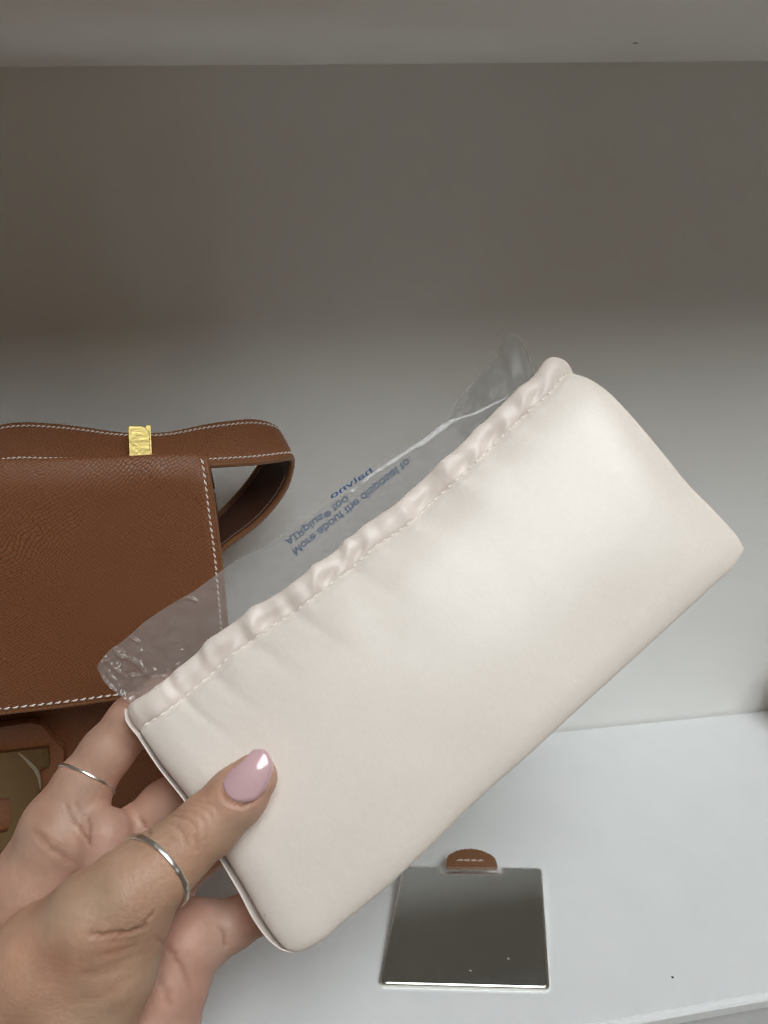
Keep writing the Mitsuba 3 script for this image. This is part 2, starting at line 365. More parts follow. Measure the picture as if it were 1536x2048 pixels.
from shapely.geometry import Polygon, Point
tong = np.array([(-150, 1452), (0, 1455), (60, 1446), (85, 1452), (104, 1480), (128, 1500), (126, 1545), (100, 1600), (60, 1740), (-150, 1760)])
tp = Polygon(bag_uv(tong[:, 0], tong[:, 1], -.016)).buffer(-.0035).buffer(.0035)
bag_plate(tp, -.0205, .0045, 'handbag__tongue', 'leather', uvs=True)
hp = np.array([(-160, 1524), (0, 1508), (96, 1497), (98, 1533), (84, 1537), (78, 1545), (77, 1600), (74, 1700), (-160, 1720)])
hole = np.array([(-130, 1612), (0, 1597), (18, 1596), (24, 1640), (14, 1664), (0, 1668), (-130, 1690)])
hpoly = Polygon(bag_uv(hp[:, 0], hp[:, 1], -.0135)).buffer(.0006).buffer(-.0006).difference(Polygon(bag_uv(hole[:, 0], hole[:, 1], -.0135)))
bag_plate(hpoly, -.0158, .0020, 'handbag__clasp_plate', 'gold_film')
fold = bag_uv([36, 50, 62, 72, 78, 80], [1506, 1518, 1530, 1542, 1556, 1580], -.0135)
fw = bagp(curve(fold, 30)[:, 0], curve(fold, 30)[:, 1], -.0138)
add('handbag__clasp_plate__film_fold_glint', sheet(tube(fw, .0009 * np.sin(np.linspace(.25, 2.9, 30)))), 'gold_glint', True)  # film fold in a lighter colour, painting the diagonal highlight on the plate
lab('handbag__clasp_plate', 'dull gold clasp plate still under its protective film')

# ------------------------------------------------------------------ shoulder strap (part of the bag): a stitched ribbon, front run, bend, return run
# stations: top edge (px, py, depth), bottom edge (px, py, depth)
st = [((-250, 905, .262), (-250, 985, .254)), ((-60, 872, .267), (-60, 940, .258)), ((20, 849, .270), (20, 925, .259)), ((95, 849, .272), (95, 925, .260)),
      ((170, 857, .273), (170, 926, .260)), ((235, 866, .273), (232, 928, .260)), ((283, 868, .274), (283, 930, .2605)), ((340, 865, .276), (340, 929, .262)),
      ((400, 853, .279), (405, 927, .265)), ((460, 844, .282), (470, 924, .269)), ((510, 841, .286), (530, 919, .274)), ((540, 847, .290), (570, 913, .2785)),
      ((556, 856, .295), (586, 913, .285)), ((560, 872, .301), (588, 930, .2925)), ((550, 895, .306), (580, 962, .298)), ((522, 935, .310), (555, 1005, .302)),
      ((490, 978, .311), (516, 1047, .304)), ((450, 1022, .311), (470, 1082, .304)), ((400, 1070, .311), (412, 1130, .304)), ((350, 1120, .310), (362, 1180, .303))]
SD = .0395
A = np.array([P(a[0], a[1], a[2] + SD) for a, b in st]); B = np.array([P(b[0], b[1], b[2] + SD) for a, b in st])
C = (A + B) / 2
sC = np.r_[0, np.cumsum(np.linalg.norm(np.diff(C, axis=0), axis=1))]; sC /= sC[-1]
tt = np.linspace(0, 1, 320)
Ac, Bc = CubicSpline(sC, A)(tt), CubicSpline(sC, B)(tt)
ww = np.linspace(0, 1, 15)
X = Ac[:, None] * (1 - ww[None, :, None]) + Bc[:, None] * ww[None, :, None]
N = normals(X)
k0 = int(.3 * 320)
if N[k0, 7] @ (CAM - X[k0, 7]) < 0: N = -N
X = X + N * (.0004 * np.sin(np.pi * ww) ** .5)[None, :, None]
STRAP_X, STRAP_N, STRAP_W = X, N, np.linalg.norm(Ac - Bc, axis=1)
L_ = np.r_[0, np.cumsum(np.linalg.norm(np.diff((Ac + Bc) / 2, axis=0), axis=1))]
uvs = np.stack(np.broadcast_arrays(L_[:, None], -ww[None] * STRAP_W[:, None]), -1).reshape(-1, 2)
face = sheet(X, flip=True)
if face.face_normals[k0 * 14] @ N[k0, 7] < 0: face.invert()
add('handbag__strap', face, 'leather', smooth=True, uv=uvs)
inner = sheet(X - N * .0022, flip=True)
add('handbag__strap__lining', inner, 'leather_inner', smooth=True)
lab('handbag__strap__lining', 'dark brown inside face of the strap')
for e, sgn in ((0, -1), (14, 1)):
    mid = X[:, e] - N[:, e] * .0011
    add('handbag__strap__edge', sheet(tube(mid, .0013)), 'leather_edge', True)
for w_ in (.085, .915):
    row = X[:, 0] * (1 - w_) + X[:, -1] * w_ + N[:, 7] * .0005
    add('handbag__strap__stitching', thread(row, N[:, 7], 128, .00026, slant=.2), 'thread_white', True)
for w_ in (.1, .9):
    row = X[:, 0] * (1 - w_) + X[:, -1] * w_ - N[:, 7] * .0022
    add('handbag__strap__stitching', thread(row, -N[:, 7], 128, .00022, slant=.1), 'thread_dim', True)
for k in range(4): lab('handbag__strap__stitching' + (f'_{k:03d}' if k else ''), kind='stuff')
# gold slider on the strap: a plate with one cut corner and a side rail
k = int(np.argmin(np.linalg.norm((Ac + Bc) / 2 - P(280, 885, .267 + SD), axis=1)))
gd = .2575
gc = P(280, 886, .2600 + SD)
gn = unit(unit(LAMP_AT - gc) * .12 + unit(CAM - gc))    # it leans back on the strap
g = {n: on_plane(x, y, gc, gn) for n, (x, y) in dict(tl=(256, 853), tr=(301, 851), br=(304, 918), bl=(259, 920)).items()}
gx, gz = g['br'] - g['bl'], g['tl'] - g['bl']
gn = unit(np.cross(gx, gz)); gn = gn if gn @ (CAM - g['tl']) > 0 else -gn
def gpoly(pts, n0, n1, key, bev=.0003):
    top = np.array([g['bl'] + gx * a + gz * b for a, b in pts]); c = top.mean(0)
    sh = top + (c - top) * (bev / np.linalg.norm(top - c, axis=1))[:, None]
    return add(key, trimesh.convex.convex_hull(np.vstack([top + gn * (n1 - bev), sh + gn * n1, top + gn * n0])), 'gold', smooth=15)
gpoly([(0, 0), (.93, 0), (.93, .82), (.68, .985), (.6, 1), (.03, 1), (0, .97)], 0, .0022, 'handbag__strap__slider')
lab('handbag__strap__slider', 'bright polished gold strap slider with one cut corner')
gpoly([(.955, .0), (1.0, .0), (1.0, 1.03), (.80, 1.03), (.80, .93), (.955, .86)], -.006, .0008, 'handbag__strap__slider_rail', .0002)
gpoly([(.02, .0), (.9, .0), (.9, .97), (.02, .97)], -.0085, -.0002, 'handbag__strap__slider_core', .0002)

# ------------------------------------------------------------------ satin pouch
cor = {n: P(c[0], c[1], c[2] * NEAR) for n, c in dict(bl=(588, 1905, .236), br=(1487, 1098, .262), tl=(252, 1418, .254), tr=(1112, 713, .281)).items()}
PC = sum(cor.values()) / 4
_, _, vt = np.linalg.svd(np.array(list(cor.values())) - PC)
PN = vt[2] if vt[2] @ (CAM - PC) > 0 else -vt[2]       # out of its front
PU = unit(cor['tr'] - cor['tl'] + cor['br'] - cor['bl']); PU = unit(PU - PN * (PU @ PN)); PV = np.cross(PN, PU)
if PV @ (cor['bl'] - cor['tl']) < 0: PV = -PV
def pouch_uv(X): return np.stack([(X - PC) @ PU, -(X - PC) @ PV], -1)
top_px = [(252, 1416), (262, 1405), (300, 1383), (340, 1352), (385, 1312), (440, 1264), (487, 1232), (512, 1214), (560, 1186), (620, 1142), (668, 1104), (700, 1077), (722, 1056), (765, 1028),
          (800, 1002), (835, 966), (880, 928), (920, 890), (965, 846), (1000, 812), (1040, 776), (1070, 748), (1084, 728), (1098, 717), (1115, 713)]
right_px = [(1115, 713), (1132, 720), (1142, 732), (1148, 744), (1180, 760), (1212, 782), (1250, 820), (1288, 863), (1332, 915), (1375, 967), (1420, 1012), (1457, 1052), (1477, 1076), (1488, 1098)]
bot_px = [(588, 1905), (600, 1903), (640, 1884), (690, 1842), (760, 1786), (850, 1702), (950, 1604), (1050, 1516), (1150, 1424), (1250, 1334), (1350, 1242), (1430, 1168), (1468, 1132), (1488, 1098)]
left_px = [(252, 1416), (256, 1432), (285, 1472), (325, 1530), (378, 1596), (420, 1660), (455, 1718), (490, 1775), (525, 1838), (556, 1882), (572, 1898), (588, 1905)]
NU, NV = 520, 230
u, v = np.linspace(0, 1, NU), np.linspace(0, 1, NV)
G = coons(curve(top_px, NU), curve(bot_px, NU), curve(left_px, NV), curve(right_px, NV))
U, V = np.meshgrid(u, v, indexing='ij')
base = on_plane(G[..., 0], G[..., 1], PC, PN)
LU, LV = .185, .093
def dome(e, R): return np.sqrt(np.clip(1 - (1 - np.clip(e / R, 0, 1)) ** 2, 0, 1))
HEM = .092
def pouch_h(U, V):
    nz = lambda a, b, s, o=2: meshkit.fbm(np.stack([U * a, V * b, U * 0 + s], -1), o, int(s * 7)) - .5
    h = (.0026 * dome((1 - V) * LV, .009) + .0042 * np.sin(np.pi * np.clip(V, 0, 1) ** .72) * (.86 + .06 * np.cos(2 * np.pi * U))) * dome(U * LU, .012) * dome((1 - U) * LU, .018)
    h *= 1 - .25 * np.exp(-(V / .15) ** 2)
    h = h + .0050 * nz(2.6, 1.6, 1.3) * np.sin(np.pi * U) ** .5 + .0009 * nz(7, 3.0, 4.4)
    for c_, a_, w_ in ((.10, .9, .010), (.165, 1.0, .014), (.255, 1.3, .016), (.345, .8, .014), (.47, .7, .016), (.62, .5, .02), (.8, .5, .02)):   # gathers running down from the seam
        h = h - .0010 * a_ * np.exp(-((U - c_ - .12 * (V - HEM)) / w_) ** 2) * np.exp(-np.clip(V - HEM, 0, 9) / .09)
    d = V - HEM
    puck = meshkit.noise(np.stack([U * 15, V * 1.5, U * 0 + 9], -1), 2) - .5
    h = h + .0024 * puck * np.exp(-np.clip(d, 0, 9) / .11) * (d > -.02)
    puck2 = meshkit.noise(np.stack([U * 38, V * 3.0, U * 0 + 3], -1), 5) - .5
    h = h + .0016 * puck2 * np.exp(-np.abs(d) / .05)
    h = h - .0011 * np.exp(-(d / .012) ** 2)
    return h
h = pouch_h(U, V)
X = base + PN * h[..., None]
kf = int(HEM * (NV - 1))
front = X[:, kf:]
mesh_f = sheet(front)
uvf = pouch_uv(base[:, kf:]).reshape(-1, 2)
if (mesh_f.face_normals @ PN).mean() < 0: mesh_f.invert()
add('pouch__front_panel', mesh_f, 'satin', smooth=True, uv=uvf)
# hem: a stuffed tunnel along the opening, puckered, turning over the top edge to the inside
nh = 34
ph = np.linspace(0, 1, nh)                             # 0 at stitch line in front, .5 top edge, 1 inside
vh = HEM * np.abs(1 - 2 * ph) ** .9
fi, fj = np.meshgrid(np.arange(NU), vh * (NV - 1), indexing='ij')
from scipy.ndimage import map_coordinates, gaussian_filter
hb = np.stack([map_coordinates(base[..., k], [fi, fj], order=1) for k in range(3)], -1)
h0 = map_coordinates(h, [fi, np.full_like(fj, kf)], order=1)
UH = np.broadcast_to(u[:, None], fi.shape)
rgp = np.random.default_rng(4)
pc_ = np.cumsum(rgp.uniform(.06, .135, 12)); pc_ = pc_ / pc_[-1] * .95 + .03
pk = np.zeros_like(UH); dip = np.zeros_like(UH)
for c_, a_, w_ in zip(pc_, rgp.uniform(.15, 1.3, 12), rgp.uniform(.013, .030, 12)):
    sk = UH - c_ - .055 * (ph[None] - .12)              # each gather leans a little
    dip += a_ * np.exp(-np.abs(sk / w_) ** 2.4) * (.22 + .78 * np.exp(-((ph[None] - .13) / .12) ** 2))
    pk += a_ * np.exp(-((sk + w_ * 1.5) / (w_ * .7)) ** 2)
pk3 = meshkit.noise(np.stack([UH * 40, 2.2 * np.broadcast_to(ph[None], UH.shape), UH * 0 + 2], -1), 12) - .5
bul = np.sin(np.pi * np.clip(ph * 2, 0, 1)) ** .45 * (ph < .5)
endf = np.clip(np.minimum(UH, 1 - UH) / .02, .1, 1) ** .5
hh = h0 * np.where(ph < .5, 1, 1 - (ph - .5) * 1.0) + (.0016 + .0005 * pk - .0014 * dip + .0004 * pk3) * bul[None] * endf - .0022 * np.clip(ph - .45, 0, 1)[None] * 2
HX = hb + PN * hh[..., None] + PV * ((.0008 * dip - .0005 * pk) * np.exp(-((ph[None] - .5) / .2) ** 2) * endf)[..., None]
m = sheet(HX, flip=False)
if (m.face_normals[:: 7] @ PN).mean() * 0 + (sheet(HX[:, :12]).face_normals @ PN).mean() < 0: m.invert()
add('pouch__hem', m, 'satin_pink_sheen', smooth=True, uv=pouch_uv(hb).reshape(-1, 2))
row = X[:, kf] + PN * .0001
add('pouch__hem__stitching', thread(row[6:-6], np.broadcast_to(PN, (NU - 12, 3)), 58, .00036, fill=.6, slant=.1), 'satin_thread', True)
lab('pouch__hem__stitching', kind='stuff')
# back panel, a few millimetres behind, its seam showing on the left
lb = np.array(left_px, float); w_ = np.interp(np.linspace(0, 1, len(lb)), [0, .15, .5, .75, 1], [3, 8, 13, 16, 0])
lb = lb + w_[:, None] * np.array([-.86, .50])
tb = np.array(top_px, float) + np.array([6, 10]); tb[0] = lb[0]
G2 = coons(curve(tb, 200), curve(bot_px, 200), curve(lb, 90), curve(np.vstack([tb[-1], np.array(right_px)[3:]]), 90))
U2, V2 = np.meshgrid(np.linspace(0, 1, 200), np.linspace(0, 1, 90), indexing='ij')
base2 = on_plane(G2[..., 0], G2[..., 1], PC, PN)
h2 = -.0012 - .0075 * dome(U2 * LU, .02) * dome((1 - U2) * LU, .02) * dome((1 - V2) * LV, .012) + .0015 * (meshkit.fbm(np.stack([U2 * 6, V2 * 3, U2 * 0 + 5], -1), 2) - .5) * np.sin(np.pi * U2)
h2 = h2 + .0009 * np.exp(-(U2 * LU / .0018) ** 2)
m = sheet(base2 + PN * h2[..., None])
add('pouch__back_panel', m, 'satin_pink_sheen', smooth=True, uv=pouch_uv(base2).reshape(-1, 2))
ledge = (base2 + PN * h2[..., None])[0]
add('pouch__seam_piping', sheet(tube(ledge, .0003)), 'satin_pink_sheen', True)
lab('pouch', 'cream satin pouch with gathered hem tilted in the hand', 'pouch')

# ------------------------------------------------------------------ air cushion of clear film inside the pouch
ctop = [(196, 1335), (212, 1308), (250, 1278), (300, 1236), (345, 1207), (385, 1184), (425, 1155), (470, 1122), (520, 1096), (560, 1074), (600, 1050), (640, 1020), (690, 985), (740, 945), (790, 912),
        (840, 880), (900, 838), (950, 822), (985, 805), (1020, 790)]
cleft = [(196, 1335), (205, 1362), (236, 1392), (275, 1420), (330, 1470), (380, 1520)]
cbot = [(380, 1520), (600, 1380), (800, 1190), (1000, 990), (1080, 900)]
cright = [(1020, 790), (1040, 820), (1080, 900)]
FU, FV = 360, 120
G3 = coons(curve(ctop, FU), curve(cbot, FU), curve(cleft, FV), curve(cright, FV))
U3, V3 = np.meshgrid(np.linspace(0, 1, FU), np.linspace(0, 1, FV), indexing='ij')
base3 = on_plane(G3[..., 0], G3[..., 1], PC - PN * .0012, PN)
rim_w = np.minimum(np.minimum(U3 * .17, (1 - U3) * .17), V3 * .03)
crk = meshkit.fbm(np.stack([U3 * 36, V3 * 7, U3 * 0 + 2], -1), 3) - .5
ridge = np.abs(meshkit.fbm(np.stack([U3 * 20 + V3 * 3, V3 * 5, U3 * 0 + 6], -1), 3, 4) - .5)
edgew = np.exp(-U3 * .17 / .012) + .12 * np.exp(-V3 * .03 / .003)
infl = .0007 * dome(rim_w - .0005, .011) * (1 - .6 * V3)
folds = np.zeros_like(U3)                              # sharp creases in the film
from scipy.spatial import cKDTree
for pts, hgt, wid in (([(228, 1296), (240, 1314), (258, 1318), (274, 1330), (288, 1346), (302, 1342)], 1.0, 3.5), ([(279, 1303), (272, 1318), (266, 1330)], .7, 3),
                      ([(352, 1204), (372, 1196), (390, 1202)], .8, 3), ([(208, 1316), (226, 1336), (246, 1352)], .5, 3.5), ([(262, 1276), (276, 1284)], .7, 3),
                      ([(345, 1330), (356, 1312), (360, 1300)], .6, 3), ([(240, 1372), (262, 1352), (292, 1350)], .6, 4), ([(376, 1190), (392, 1172), (412, 1160)], .6, 3),
                      ([(215, 1345), (232, 1372), (240, 1390)], .5, 4), ([(300, 1360), (320, 1352), (330, 1362)], .6, 3), ([(196, 1330), (222, 1318), (244, 1298)], .6, 3), ([(250, 1390), (262, 1370), (258, 1345), (262, 1318)], .7, 3.5), ([(305, 1290), (330, 1262), (352, 1240)], .4, 4), ([(330, 1345), (352, 1335), (368, 1318)], .5, 3)):
    dd, _ = cKDTree(curve(pts, 80)).query(G3.reshape(-1, 2))
    folds += (hgt * np.exp(-(dd / wid) ** 2)).reshape(U3.shape)
crumple = np.abs(meshkit.fbm(np.stack([U3 * 30 + V3 * 6, V3 * 9 - U3 * 12, U3 * 0 + 8], -1), 3, 14) - .5) * np.exp(-U3 / .13)
wr = (.00022 * crk + .0009 * edgew * (ridge - .1)) * np.clip(1.1 - U3, .15, 1) + .0008 * folds + .0042 * crumple
lean = -.0050 * np.tanh(V3 / .45)                                    # the cushion leans in its pocket
hf = infl + wr + lean
hbk = -infl + wr * .5 - .0003 + lean
Xf, Xb = base3 + PN * hf[..., None], base3 + PN * hbk[..., None]
add('air_cushion', sheet(Xf), 'film', smooth=True)
add('air_cushion__back_film', sheet(Xb, flip=True), 'film', smooth=True)
lab('air_cushion', 'clear plastic air cushion with blue print sticking out of the satin pouch', 'air cushion')
# folded film flap at its right end
ft = [(900, 842), (912, 808), (940, 776), (972, 734), (1000, 702), (1006, 676), (1018, 664), (1034, 672), (1050, 694), (1062, 724), (1072, 756)]
G4 = coons(curve(ft, 120), curve([(960, 900), (1000, 860), (1060, 810), (1090, 780)], 120), curve([(900, 842), (925, 870), (960, 900)], 50), curve([(1072, 756), (1080, 768), (1090, 780)], 50))
U4, V4 = np.meshgrid(np.linspace(0, 1, 120), np.linspace(0, 1, 50), indexing='ij')
b4 = on_plane(G4[..., 0], G4[..., 1], PC - PN * .006, PN)
r4 = np.abs(meshkit.fbm(np.stack([U4 * 3, V4 * 1.4, U4 * 0 + 1], -1), 3, 9) - .5)
h4 = .010 * (r4 - .15) * (.3 + V4) + .006 * V4 * np.sin(np.pi * U4)
add('air_cushion__film_flap', sheet(b4 + PN * h4[..., None]), 'film_dim', smooth=True)
h5 = -.004 + .009 * (np.abs(meshkit.fbm(np.stack([U4 * 2.4 + 3, V4 * 1.2, U4 * 0 + 4], -1), 3, 19) - .5) - .15)
add('air_cushion__film_flap', sheet(b4 + PN * (h5[..., None] - .001)), 'film_dim', smooth=True)
# print: mirrored, as the film is seen from behind
tree3 = __import__('scipy.spatial', fromlist=['cKDTree']).cKDTree(G3.reshape(-1, 2))
def print_line(text, start, end, cap, lift, key, flip=-1, sq=1.0):
    m = meshkit.text_mesh(text, 1.0, .01, bold=True)
    lo, hi = m.bounds[:, 0]
    d = np.array(end, float) - np.array(start); ln = np.linalg.norm(d); ex = d / ln
    ey = np.array([ex[1], -ex[0]]) * flip               # flip=-1: letters hang below the line, seen through the film
    x = (m.vertices[:, 0] - lo) / (hi - lo) * ln
    q = np.array(start) + x[:, None] * ex + (m.vertices[:, 1] * cap)[:, None] * ey + (m.vertices[:, 1] * cap * .0)[:, None] * ex
    o = on_plane(q[:, 0], q[:, 1], PC - PN * .0012, PN)
    _, j = tree3.query(q)
    hq = (hbk if lift < 0 else hf).reshape(-1)[j]
    m2 = trimesh.Trimesh(o + PN * (hq + abs(lift) + m.vertices[:, 2] * .002)[:, None], m.faces, process=False)
    return add(key, m2, 'blue_ink')
k = print_line('More about the disposal to', (582, 1098), (814, 914), 13.5, -.0002, 'air_cushion__print')
lab(k, 'blue mirrored lettering printed on the film')
print_line('AIRplus® too', (568, 1080), (692, 990), 12.5, -.0002, 'air_cushion__print')
print_line('halvno', (746, 944), (664, 998), 10, .0002, 'air_cushion__print', flip=-1)

# ------------------------------------------------------------------ pocket mirror with a leather tab
tilt = .0062
mc = [(757, 1971), (1099, 1980), (1083, 1738), (806, 1734)]
Q = [floor(*mc[0], .0012), floor(*mc[1], .0012), floor(*mc[2], .0012 + tilt), floor(*mc[3], .0012 + tilt)]
MX, MY = unit(Q[1] - Q[0]), unit((Q[3] + Q[2]) - (Q[0] + Q[1])); MNn = unit(np.cross(MX, MY))
def quad_pts(inset, z, notch=True, rc=.0018):
    p = np.array([(0, 0), (1, 0), (1, 1), (0, 1)], float)
    loc = [np.array([(q - Q[0]) @ MX, (q - Q[0]) @ unit(MY - MX * (MX @ MY))]) for q in Q]
    poly = Polygon(loc).buffer(-rc - inset).buffer(rc, quad_segs=5)
    if notch:
        tl, tr = loc[3], loc[2]; ex = (tr - tl)
        a, b = tl + ex * .275, tl + ex * .71
        nn = np.array([ex[1], -ex[0]]) / np.linalg.norm(ex)
        d = .0028 + inset
        poly = poly.difference(Polygon([a - nn * .01, a + nn * d, b + nn * d, b - nn * .01]).buffer(-.001).buffer(.001 + inset))
    return poly
MYp = unit(MY - MX * (MX @ MY))
def lift_poly(poly, t, z):
    m = trimesh.creation.extrude_polygon(poly, t, engine='earcut')
    vt_ = m.vertices
    return trimesh.Trimesh(Q[0] + vt_[:, :1] * MX + vt_[:, 1:2] * MYp + (vt_[:, 2:] + z) * MNn, m.faces, process=False)
add('mirror', lift_poly(quad_pts(0, 0), .0018, -.0012), 'mirror_rim', smooth=20)
lab('mirror', 'small square pocket mirror with brown leather tab lying on the white shelf', 'mirror')
add('mirror__glass', lift_poly(quad_pts(.0008, 0), .0007, .0006), 'mirror_glass', smooth=False)
for x_, y_, r_ in ((1017, 1917, .00035), (941, 1941, .00028)):
    dq = on_plane(np.array(float(x_)), np.array(float(y_)), Q[0] + MNn * .0013, MNn)
    add('mirror__dust', fleck(dq, (r_, r_, r_ * .4), x_), 'thread_white', True)
loc = [np.array([(q - Q[0]) @ MX, (q - Q[0]) @ MYp]) for q in Q]
tl, tr = loc[3], loc[2]; ex = (tr - tl); W_ = np.linalg.norm(ex); ex /= W_; ny = np.array([-ex[1], ex[0]])
c_ = tl + ex * W_ * .495
th = np.linspace(0, np.pi, 40)
hw, hl = W_ * .182, .0098
tab = Polygon([c_ + ex * hw * math.cos(a) ** 1 * (1 if True else 0) + ny * (hl * math.sin(a) ** .8) for a in th] + [c_ - ex * hw - ny * .0026, c_ + ex * hw - ny * .0026])
def tab_mesh(poly, t, z, mat, key):
    m = trimesh.creation.extrude_polygon(poly.buffer(-.0003).buffer(.0003), t, engine='earcut')
    m = m.subdivide_to_size(.0012) if hasattr(m, 'subdivide_to_size') else m
    vt_ = m.vertices
    d = (vt_[:, :2] - c_) @ ny
    z_ = vt_[:, 2] + z - .0016 * np.clip((d + .0005) / .008, 0, 1) ** 2 + .0010 * np.exp(-((d + .0015) / .0016) ** 2)
    X_ = Q[0] + vt_[:, :1] * MX + vt_[:, 1:2] * MYp + z_[:, None] * MNn
    return add(key, trimesh.Trimesh(X_, m.faces, process=False), mat, smooth=40)
tab_mesh(tab, .0014, .0012, 'leather_edge', 'mirror__leather_tab')
zz = .0012 + .0014
row = np.array([Q[0] + (c_ + ex * x + ny * .0022)[0] * MX + (c_ + ex * x + ny * .0022)[1] * MYp + (zz - .0001) * MNn for x in np.linspace(-hw * .55, hw * .55, 30)])
add('mirror__leather_tab__stitching', thread(row, np.broadcast_to(MNn, row.shape), 4, .00028, fill=.72), 'thread_white', True)
lab('mirror__leather_tab__stitching', kind='stuff')

# ------------------------------------------------------------------ unseen brown block added past the right edge for the shade it casts
q0 = floor(1552, 1462)
case = trimesh.convex.convex_hull(np.vstack([np.array([q0 + WDIR * (a + .0) + WN * b + UP * z for a in (.003 * i, .06 - .003 * i) for b in (.003 * i, .018 - .003 * i) for z in (.002, .05 - .0 * i)]) for i in (0, 1)]))
add('shade_block', case, 'leather_edge', smooth=30); lab('shade_block', 'unseen brown block added outside the right edge for its shade', 'case')

# ------------------------------------------------------------------ the hand
def cam(px, py, d): return np.array([(px - 768) / F * d, (py - 1024) / F * d, d])
MM = .001
# bone chains: (name, skin, [(px, py, depth, radius mm), ...])
TAN, PINK, ROSE = np.array([.505, .303, .203]), np.array([.51, .298, .216]), np.array([.54, .308, .232])
chains = [
    ('thumb', TAN, [(508, 1556, .2335, 7.0), (470, 1596, .2330, 8.6), (415, 1652, .2310, 9.3), (360, 1700, .2290, 9.6), (312, 1742, .2270, 10.8), (262, 1782, .2250, 12.4), (190, 1838, .2240, 13.6), (90, 1925, .2270, 16.0), (-40, 2060, .2330, 19)]),
    ('thenar', TAN, [(265, 1850, .2285, 10.5), (225, 1935, .2270, 12.5), (165, 2050, .2265, 15.0), (60, 2180, .2310, 18)]),
    ('palm_radial', PINK, [(60, 1800, .262, 15), (0, 1960, .2560, 18), (-90, 2130, .2480, 22)]),
    ('index', PINK, [(80, 1770, .264, 16), (128, 1660, .2640, 14.0), (166, 1572, .2660, 9.7), (212, 1506, .2680, 8.9), (268, 1442, .2705, 8.8), (330, 1400, .2720, 8.2), (400, 1370, .2715, 7.6), (440, 1350, .2705, 6.6)]),
    ('index_pad', ROSE, [(212, 1668, .2580, 8.6), (214, 1728, .2570, 9.6)]),
    ('middle', PINK, [(200, 1760, .268, 13), (268, 1668, .2690, 9.0), (330, 1612, .2710, 8.6), (400, 1565, .2705, 8.4), (470, 1520, .2695, 8.0), (530, 1480, .2685, 6.8)]),
    ('ring_finger', PINK, [(290, 1820, .268, 12), (348, 1750, .2690, 8.8), (410, 1692, .2680, 8.4), (480, 1640, .2660, 8.2), (545, 1600, .2645, 7.6), (590, 1570, .2635, 6.6)]),
    ('pinky', ROSE, [(355, 1890, .2600, 12.5), (415, 1868, .2600, 9.6), (468, 1848, .2615, 7.7), (520, 1818, .2610, 7.3), (575, 1780, .2590, 7.0), (620, 1745, .2570, 6.0)]),
    ('palm_ulnar', ROSE, [(392, 1855, .2560, 8.5), (372, 1885, .2555, 11.5), (338, 1960, .2530, 13.0), (300, 2060, .2500, 15), (220, 2200, .2470, 19)]),
    ('palm_core', PINK, [(170, 1850, .2640, 15), (220, 1930, .2620, 15), (140, 2060, .2560, 18)]),
    ('forearm', TAN, [(20, 2170, .2440, 24), (-120, 2330, .2400, 26), (-420, 2640, .2300, 30), (-700, 2930, .2200, 33)]),
]
def rcone(p, a, b, ra, rb):      # round cone, p (n,3)
    ba = b - a; l2 = ba @ ba; rr = ra - rb; a2 = max(l2 - rr * rr, 1e-12); il2 = 1 / l2
    pa = p - a; y = pa @ ba; z = y - l2
    x2 = ((pa * l2 - y[:, None] * ba) ** 2).sum(1)
    y2, z2 = y * y * l2, z * z * l2
    k = np.sign(rr) * rr * rr * x2
    c1, c2 = np.sign(z) * a2 * z2 > k, np.sign(y) * a2 * y2 < k
    return np.where(c1, np.sqrt(x2 + z2) * il2 - rb, np.where(c2, np.sqrt(x2 + y2) * il2 - ra, (np.sqrt(x2 * a2 * il2) + y * rr) * il2 - ra))
def smin(a, b, k):
    h = np.maximum(k - np.abs(a - b), 0) / k
    return np.minimum(a, b) - h * h * k * .25
def chain_sdf(p, ch):
    d = np.full(len(p), 1.0)
    pts = [(cam(*c[:3]), c[3] * MM) for c in ch]
    for (a, ra), (b, rb) in zip(pts[:-1], pts[1:]):
        d = smin(d, rcone(p, a, b, ra, rb), .003)
    return d
BLEND = {'thumb': .002, 'thenar': .008, 'palm_radial': .010, 'index': .007, 'index_pad': .0042, 'middle': .003, 'ring_finger': .003, 'pinky': .004, 'palm_ulnar': .0035, 'palm_core': .008, 'forearm': .016}
ORDER = ['palm_radial', 'palm_core', 'index', 'index_pad', 'middle', 'ring_finger', 'palm_ulnar', 'pinky', 'thumb', 'thenar', 'forearm']
CH = {c[0]: c for c in chains}
def hand_sdf(p, parts=False):
    d, dist = None, {}
    front, back = None, None
    for n in ORDER:
        e = chain_sdf(p, CH[n][2]); dist[n] = e
        if n in ('thumb', 'thenar'): front = e if front is None else smin(front, e, BLEND[n])
        elif n != 'forearm': back = e if back is None else smin(back, e, BLEND[n])
    d = smin(back, front, .0030)
    d = smin(d, dist['forearm'], BLEND['forearm'])
    return (d, dist) if parts else d
def axis(lo, hi, fine_lo, fine_hi, h, hc):
    a = np.arange(fine_lo, fine_hi, h)
    left = fine_lo - np.cumsum(np.geomspace(h, hc, 200)); left = left[left > lo - hc][::-1]
    right = fine_hi + np.cumsum(np.geomspace(h, hc, 200)); right = right[right < hi + hc]
    return np.r_[left, a, right]
